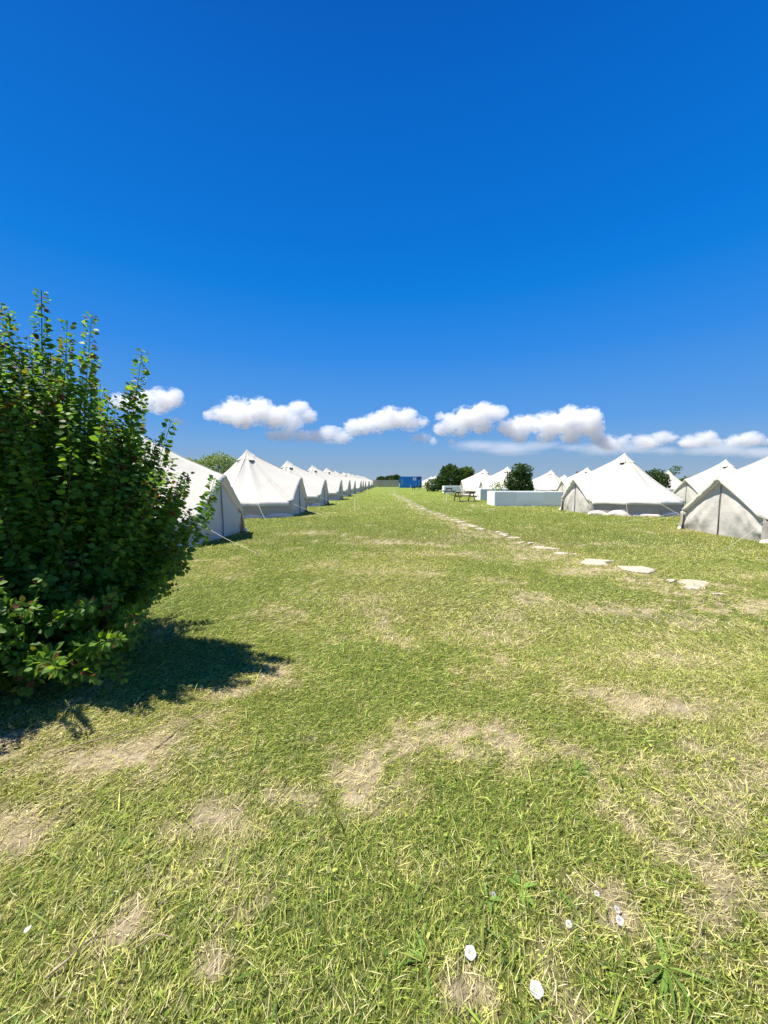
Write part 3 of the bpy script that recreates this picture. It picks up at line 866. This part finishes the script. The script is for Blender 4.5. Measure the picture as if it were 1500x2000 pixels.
# ------------------------------------------------------------------ trees and bushes
def tree(name, label, cat, x, y, clumps, n, leaf, pal, trunk, seed, group=None, up=.2):
    """clumps: (cx, cy, cz, rx, ry, rz) relative; trunk = (height, radius)"""
    g = np.random.default_rng(seed)
    r = thing(name, label, cat, (x, y, 0), 0, group)
    P, Nn, Cl = [], [], []
    vol = np.array([c[3] * c[4] * c[5] for c in clumps]) ** .8; vol = vol / vol.sum()
    for c, f in zip(clumps, vol):
        m = int(n * f); d = norm(g.normal(size=(m, 3)))
        lump = fbm(d[:, 0] * 2.2 + c[0] * 5, d[:, 1] * 2.2 + c[1] * 3, d[:, 2] * 2.2, seed=seed)
        rad = (.55 + .45 * g.random(m) ** .6) * (.62 + .75 * lump)
        p = np.array(c[:3]) + d * rad[:, None] * np.array(c[3:6])
        P.append(p); Nn.append(d)
        shade = pal[0] * (1 - g.random(m))[:, None]
        v = g.random(m)[:, None]
        Cl.append(np.array(pal[0]) * (1 - v) + np.array(pal[1]) * v)
    P, Nn, Cl = np.concatenate(P), np.concatenate(Nn), np.concatenate(Cl)
    ok = P[:, 2] > .08; P, Nn, Cl = P[ok], Nn[ok], Cl[ok]
    dv = norm(Nn * .6 + g.normal(size=P.shape) * .7 + np.array([0, 0, up]))
    nr = norm(Nn * .5 + g.normal(size=P.shape) * .6 + np.array([0, 0, .6]))
    b = MB(); h, rad = trunk
    b.tube([(0, 0, -.05), (.03 * h, .02, h * .5), (0, .03, h)], [rad, rad * .8, rad * .6], 8)
    for c in clumps:
        b.tube([(0, 0, h * .7), (c[0] * .5, c[1] * .5, h * .4 + c[2] * .6), (c[0], c[1], c[2] + c[5] * .4)], [rad * .5, rad * .35, rad * .12], 5)
    link('trunk', b.mesh('trunk', True), M_bark, r)
    link('crown', quad_leaves('crown', P, dv, nr, leaf * (.6 + .8 * g.random(len(P))), Cl), M_leaf2, r)
    return r
DG = (np.array((.035, .075, .016)), np.array((.085, .145, .03)))
MG = (np.array((.06, .115, .02)), np.array((.13, .20, .045)))
LG = (np.array((.20, .27, .09)), np.array((.36, .43, .16)))
tree('bush', 'dark round bush rising behind the long low white wall', 'bush', 9.7, 28.6, [(0, 0, 1.5, .85, .8, 1.0), (.35, 0, 2.2, .55, .55, .6), (-.45, .1, 1.6, .55, .6, .7), (.5, .2, 1.1, .6, .6, .7), (-.1, -.2, 2.35, .5, .5, .5)], 5200, .13, DG, (1.2, .06), 51)
tree('shrub', 'thin pale shrub left of the dark round bush', 'shrub', 8.1, 28.9, [(0, 0, .95, .5, .45, .6), (.3, 0, 1.2, .35, .35, .4)], 420, .10, LG, (.8, .025), 52)
tree('bush', 'left one of the twin green bushes beyond the tents, with spiky top', 'bush', 9.7, 61, [(0, 0, 2.0, 1.7, 1.6, 1.9), (-.6, 0, 2.9, .8, .8, 1.0), (.7, 0, 3.0, .8, .8, 1.05), (.1, 0, 3.3, .5, .5, .9), (-1.1, 0, 1.3, .9, .9, 1.1)], 5200, .24, DG, (1.5, .1), 53, 'twin green bushes', .8)
tree('bush', 'right one of the twin green bushes beyond the tents, lighter green', 'bush', 12.3, 62, [(0, 0, 2.0, 1.6, 1.5, 1.8), (.6, 0, 2.8, .9, .8, 1.0), (-.5, 0, 2.7, .9, .9, 1.0), (1.2, 0, 1.5, .8, .8, 1.1)], 4800, .24, MG, (1.5, .1), 54, 'twin green bushes', .6)
tree('bush', 'low green bush at the foot of the twin bushes, left side', 'bush', 7.3, 62.5, [(0, 0, 1.0, 1.3, 1.0, 1.0), (.8, 0, 1.3, .8, .8, .9)], 1800, .22, MG, (.6, .06), 55)
tree('tree', 'leafy willow green tree standing between the two nearest left tents', 'tree', -20.0, 45, [(0, 0, 3.2, 1.9, 1.6, 1.5), (-1.4, 0, 2.9, 1.4, 1.3, 1.4), (1.3, 0, 3.4, 1.2, 1.1, 1.2), (.4, 0, 4.2, 1.0, .9, .8), (-.8, 0, 3.9, .6, .6, .7)], 3600, .20, LG, (2.2, .14), 56)
tree('tree', 'feathery pale tree above the roof edge of the nearest left tent', 'tree', -24.5, 47, [(0, 0, 3.2, 1.6, 1.4, 1.3), (1.2, 0, 2.9, 1.3, 1.1, 1.2)], 2600, .20, LG, (2.2, .12), 57)
tree('bush', 'small dark bush between the large right tent and the tent behind', 'bush', 25.2, 36.5, [(0, 0, 1.6, .9, .9, 1.1), (.5, 0, 1.3, .7, .7, .9), (-.6, 0, 1.9, .6, .6, .7)], 2400, .16, DG, (1.0, .06), 58)
tree('tree', 'thin sparse young tree against the sky on the right', 'tree', 51.5, 70, [(0, 0, 3.6, .9, .7, .8), (.6, 0, 4.0, .7, .5, .4), (-.7, 0, 3.2, .5, .5, .6)], 260, .22, MG, (3.2, .05), 59)
tree('hedge', 'green hedge under the long low roof at the right', 'hedge', 46.5, 60, [(-2, 0, .9, 2.0, 1, 1.1), (0, 0, 1.0, 2.2, 1, 1.15), (2.2, 0, .9, 2.0, 1, 1.05)], 4200, .22, MG, (.6, .05), 60)
for i, (x, y, z, rr, lab) in enumerate([(-2.4, 122, 2.6, 1.2, 'small dark tree top above the left end of the far fence'), (.6, 124, 3.0, 1.7, 'dark green tree top above the middle of the far fence'), (2.6, 123, 3.2, 1.3, 'dark green tree top next to the blue container, above the fence')]):
    tree('tree', lab, 'tree', x, y, [(0, 0, z - .9, rr, rr, 1.5), (rr * .5, 0, z - .4, rr * .6, rr * .6, .9), (-rr * .5, 0, z - .7, rr * .6, rr * .6, 1)], 1500, .34, DG, (1.8, .1), 70 + i, 'trees beyond the far fence')

# low building and chimneys behind the right tents
r = thing('shed', 'long low shed with thin pale roof edge behind the hedge on the right', 'shed', (52.5, 72, 0))
b = MB(); b.box((3.5, 2, .9), (7, 4, 1.9)); link('wall', b.mesh('sw'), M_block, r)
b = MB(); b.box((3.5, 2, 1.95), (7.6, 4.6, .16), bev=.02); link('roof', b.mesh('sr'), M_grey, r)
b = MB(); b.box((6.0, .5, 2.3), (.45, .45, .55)); b.box((6.0, .5, 2.62), (.75, .75, .08)); b.box((6.0, .5, 2.78), (.35, .35, .18)); link('chimney', b.mesh('sc'), M_woodd, r)
b = MB(); b.tube([(0, 0, 0), (0, 0, 3.0)], .09, 8); b.tube([(0, 0, 3.0), (0, 0, 3.12)], [.2, .16], 8); o = link('flue_pipe', b.mesh('fl'), M_woodd); o.location = (29.2, 60, 0)
tag(o, 'dark vertical flue pipe between two tent peaks on the right', 'pipe')

# ------------------------------------------------------------------ bindweed flowers, weeds, twigs
def flower(x, y, s, rz, tilt, label, z=.008):
    r = thing('bindweed_flower', label, 'flower', (x, y, float(gz(np.array([x]), np.array([y]))[0]) + z), rz, 'white bindweed flowers in the grass')
    r.rotation_euler = (R(tilt), 0, rz)
    n = 30; prof = [(.04, .1), (.07, .3), (.14, .44), (.30, .49), (.42, .50), (.47, .48)]
    V = []; F = []
    for i in range(n):
        a = 2 * math.pi * i / n; lob = 1 + .05 * math.cos(5 * a)
        for rr, zz in prof: V.append((rr * s * lob * math.cos(a), rr * s * lob * math.sin(a), zz * s * .8 + (.02 * s * math.cos(5 * a) if rr > .4 else 0)))
    k = len(prof)
    for i in range(n):
        for j in range(k - 1):
            a, b_ = i * k + j, ((i + 1) % n) * k + j; F.append((a, a + 1, b_ + 1, b_))
    link('petals', np_mesh('petals', np.array(V), [np.array(F)], smooth=True), M_petal, r)
    b = MB(); bmesh.ops.create_uvsphere(b.bm, u_segments=8, v_segments=6, radius=.075 * s, matrix=Matrix.Translation((0, 0, .2 * s)))
    link('throat', b.mesh('th'), M_throat, r)
    b = MB(); b.tube([(0, 0, .01), (.15 * s, 0, -.3 * s), (.4 * s, .1 * s, -.7 * s)], .0012, 5); link('stem', b.mesh('stem'), M_stemg, r)
M_stemg = mat('green_stem', (.08, .13, .03), .7)
for i, (x, y, s, t, lab) in enumerate([(.27, 1.14, .043, 28, 'large open white bindweed flower left of the bottom right group'), (.45, 1.05, .046, 30, 'white bindweed flower lowest in the picture'), (.81, 1.24, .034, 50, 'small white bindweed flower right, next to a dark stem'),
    (.82, 1.275, .026, 60, 'folded pale bindweed flower right behind another one'), (.63, 1.23, .026, 45, 'small white bindweed flower between the large ones and the right pair'), (.39, 1.32, .024, 70, 'narrow half closed white bindweed flower beside a green leaf'), (.78, 1.33, .022, 50, 'tiny white bindweed flower highest of the right group')]):
    flower(x, y, s * .9, (-.35, -.5, .3, .6, -.2, .9, 0)[i], t * .55, lab)
b = MB()
o = link('fallen_petal', leaf_mesh('petal', np.array([(0, 0, 0)]), np.array([(.4, 1, .2)]), np.array([(0, 0, 1.)]), np.array([.022]), np.array([(.8, .78, .78)])), M_petal)
o.location = (-1.23, 1.17, .03); tag(o, 'single white petal on the grass at the lower left edge', 'petal')

def weed(x, y, n, ln, wd, label, name, seed, spread=1.2):
    g = np.random.default_rng(seed)
    V = []; F = []; C = []
    for i in range(n):
        a = (seed * 2.1) + g.normal(0, .75) + (math.pi if g.random() < .3 else 0); L = ln * (.6 + .5 * g.random()); W = wd * (.7 + .5 * g.random()); t0 = 1.0 + spread * .5 * g.random()
        p = np.array((math.cos(a), math.sin(a), 0)) * .006; rows = []
        q = 7; c = np.array((.16, .27, .045)) * (.6 + .8 * g.random())
        for j in range(q):
            u = j / (q - 1); t = min(1.65, t0 + u * .8)
            ww = W * .5 * math.sin(math.pi * min(.98, .12 + .86 * u)) ** .8
            sd = np.array((-math.sin(a), math.cos(a), 0)) * ww
            base = len(V)
            V += [p - sd + (0, 0, .25 * ww), p, p + sd + (0, 0, .25 * ww)]; C += [c, c * 1.15, c]
            if j:
                b0 = base - 3
                F += [(b0, b0 + 1, base + 1, base), (b0 + 1, b0 + 2, base + 2, base + 1)]
            p = p + np.array((math.cos(a) * math.sin(t), math.sin(a) * math.sin(t), math.cos(t))) * L / (q - 1)
            p[2] = max(p[2], .006)
    o = link(name, np_mesh(name, np.array(V), [np.array(F)], col=np.array(C), smooth=True), M_grass)
    o.location = (x, y, float(gz(np.array([x]), np.array([y]))[0]) + .004)
    return tag(o, label, 'weed', 'broad leaved weeds in the grass')
weed(.50, 1.35, 6, .075, .020, 'broad green weed leaves above the small white flowers', 'weed_plant', 1)
weed(.89, 1.12, 11, .14, .009, 'long bladed green tuft at the lower right', 'grass_tuft', 2)
weed(.37, 1.31, 3, .05, .016, 'green leaves beside the half closed flower', 'weed_plant', 3)
weed(.12, 1.12, 8, .075, .008, 'small green tuft at the bottom left of the largest flower', 'grass_tuft', 4)
weed(-1.02, .95, 10, .07, .009, 'green tuft at the lower left corner', 'grass_tuft', 5)
weed(1.0, 1.95, 12, .10, .008, 'long bladed green tuft right of the bare earth patch', 'grass_tuft', 6)
weed(.68, 1.28, 5, .075, .013, 'dark green leaves left of the right flower pair', 'weed_plant', 7)

def twig(pts, r_, label):
    b = MB(); b.tube(pts, [r_ * (1 - .6 * i / (len(pts) - 1)) for i in range(len(pts))], 5)
    o = link('twig', b.mesh('twig', True), M_twig); tag(o, label, 'twig', 'dry twigs on the grass')
twig([(-1.06, 1.06, .02), (-1.02, 1.10, .03), (-1.01, 1.14, .028), (-.97, 1.18, .02)], .004, 'crooked dry twig on the lower left grass')
twig([(-.83, 1.14, .02), (-.78, 1.17, .035), (-.72, 1.165, .03), (-.71, 1.12, .02)], .003, 'curled dry straw loop right of the crooked twig')
twig([(-1.9, 2.05, .01), (-1.75, 2.12, .035), (-1.6, 2.2, .03), (-1.5, 2.3, .02)], .005, 'thin dark twig on the bare earth below the big shrub')
twig([(-1.35, 2.1, .01), (-1.28, 2.3, .03), (-1.18, 2.45, .02)], .005, 'dark twig in the grass at the edge of the shrub shadow')

# ------------------------------------------------------------------ clouds: vapour volumes some kilometres off
def cloud(label, dist, blobs, seed, dens=.03, soft=1.0, amp=1.0, sx=1.0):
    """blobs: (azimuth right as X/Y, elevation as Z/Y, radius/Y); flat-bottomed heap of vapour"""
    cs = [Vector((a * dist, dist + (k % 3 - 1) * .45 * r_ * dist, 1.55 + e * dist)) for k, (a, e, r_) in enumerate(blobs)]
    rs = [r_ * dist * 1.06 for a, e, r_ in blobs]
    o0 = sum(cs, Vector()) / len(cs)
    cs = [o0 + Vector(((c.x - o0.x) / sx, c.y - o0.y, c.z - o0.z)) for c in cs]
    bm = bmesh.new()
    for c, r_ in zip(cs, rs):
        bmesh.ops.create_icosphere(bm, subdivisions=3, radius=r_ * 1.3, matrix=Matrix.Translation(c - o0))
    me = bpy.data.meshes.new('cloud'); bm.to_mesh(me); bm.free()
    m = bpy.data.materials.new('cloud_vapour'); m.use_nodes = True
    n = m.node_tree; n.nodes.clear(); L = n.links.new
    out = n.nodes.new('ShaderNodeOutputMaterial')
    tc = n.nodes.new('ShaderNodeTexCoord')
    def math_(op, a, b=None):
        x = n.nodes.new('ShaderNodeMath'); x.operation = op
        for i_, v in enumerate((a, b)):
            if v is None: continue
            if isinstance(v, (int, float)): x.inputs[i_].default_value = v
            else: L(v, x.inputs[i_])
        return x.outputs[0]
    f = None
    for c, r_ in zip(cs, rs):
        d = n.nodes.new('ShaderNodeVectorMath'); d.operation = 'DISTANCE'
        L(tc.outputs['Object'], d.inputs[0]); d.inputs[1].default_value = c - o0
        v = math_('SUBTRACT', 1.0, math_('DIVIDE', d.outputs['Value'], r_))
        f = v if f is None else math_('MAXIMUM', f, v)
    rm = sum(rs) / len(rs)
    tx = n.nodes.new('ShaderNodeTexNoise'); tx.inputs['Scale'].default_value = 2.4 / rm; tx.inputs['Detail'].default_value = 6; tx.inputs['Roughness'].default_value = .70
    mp = n.nodes.new('ShaderNodeMapping'); mp.inputs['Location'].default_value = (seed * 13.7, seed * 5.1, 0)
    L(tc.outputs['Object'], mp.inputs[0]); L(mp.outputs[0], tx.inputs['Vector'])
    t2 = n.nodes.new('ShaderNodeTexNoise'); t2.inputs['Scale'].default_value = .55 / rm; t2.inputs['Detail'].default_value = 2
    L(mp.outputs[0], t2.inputs['Vector'])
    v = math_('ADD', f, math_('MULTIPLY', math_('SUBTRACT', tx.outputs['Fac'], .49), 2.9 * amp))
    v = math_('ADD', v, math_('MULTIPLY', math_('SUBTRACT', t2.outputs['Fac'], .485), 1.8 * amp))
    v = math_('MULTIPLY', v, 2.4 / soft)
    v = math_('MINIMUM', math_('MAXIMUM', v, 0.0), 1.0)
    v = math_('MULTIPLY', v, dens * 2000 / dist)
    sc = n.nodes.new('ShaderNodeVolumeScatter'); sc.inputs['Color'].default_value = (1, 1, 1, 1); sc.inputs['Anisotropy'].default_value = .0
    L(v, sc.inputs['Density']); L(sc.outputs[0], out.inputs['Volume'])
    m.cycles.volume_step_rate = .22
    o = link('cloud', me, m); o.location = o0; o.scale = (sx, 1, 1)
    md = o.modifiers.new('remesh', 'REMESH'); md.mode = 'VOXEL'; md.voxel_size = rm * .25
    return tag(o, label, 'cloud', 'white clouds low over the horizon')

def pxc(*bl):
    return [((x - 758) / 751., (941 - y) / 751., r_ / 751.) for x, y, r_ in bl]
cloud('small white puffy cloud right of the shrub top', 2000, pxc((297, 786, 18), (322, 784, 20), (340, 780, 17), (270, 790, 16), (240, 788, 16), (312, 795, 14)), 1)
cloud('tiny white wisp of cloud below the left puffy cloud', 2000, pxc((338, 821, 6), (348, 824, 8), (359, 826, 6)), 2, .02, 1.5)
cloud('wide white cumulus above the second left tent', 2000, pxc((418, 814, 10), (440, 812, 16), (461, 800, 22), (480, 815, 20), (510, 805, 22), (530, 815, 18), (552, 818, 18), (588, 803, 15), (575, 820, 16), (604, 818, 14), (540, 828, 12)), 3, .03, 1.0, 1.0, 1.25)
cloud('flat white cloud under the wide cumulus, above the left tent row', 2000, pxc((540, 850, 11), (562, 848, 13), (590, 852, 12), (620, 854, 11), (645, 850, 14), (666, 853, 13)), 4, .026, 1.0, .9, 1.6)
cloud('white cumulus left of the middle of the picture', 2000, pxc((694, 836, 14), (718, 830, 16), (742, 826, 18), (764, 820, 19), (788, 820, 18), (805, 827, 14), (822, 828, 10)), 5, .03, 1.0, 1.0, 1.3)
cloud('small faint cloud below the middle cumulus', 2000, pxc((812, 858, 9), (828, 857, 11), (845, 861, 8), (880, 864, 7)), 6, .02, 1.5)
cloud('tall white cumulus above the twin bushes', 2000, pxc((856, 816, 8), (862, 838, 12), (882, 830, 18), (905, 822, 20), (925, 815, 19), (945, 810, 19), (962, 812, 15), (940, 830, 16), (900, 842, 12)), 7, .03, 1.0, 1.0, 1.25)
cloud('largest white cumulus bank over the round bush', 2000, pxc((985, 838, 16), (1008, 832, 18), (1030, 832, 18), (1055, 832, 20), (1080, 828, 22), (1106, 823, 24), (1130, 828, 24), (1148, 838, 18), (1115, 846, 18), (1060, 850, 16), (1010, 850, 14), (1160, 850, 12)), 8)
cloud('long low cloud bank running to the right edge', 2000, pxc(*[(1165 + 13 * q, 862 + 5 * math.sin(q * 1.1) + 3 * math.sin(q * 2.7), 9 + 4 * math.sin(q * .9 + 1) + 2.5 * math.sin(q * 2.3)) for q in range(29)]), 9, .026, 1.2, .75, 1.7)
cloud('faint lavender cloud layer under the largest bank', 2600, pxc(*[(930 + 60 * q, 872 + 2.5 * q * .5 + 4 * math.sin(q * 2.2), 12 + 4 * math.sin(q * 1.7)) for q in range(12)]), 10, .012, 2.0, .5, 4.0)
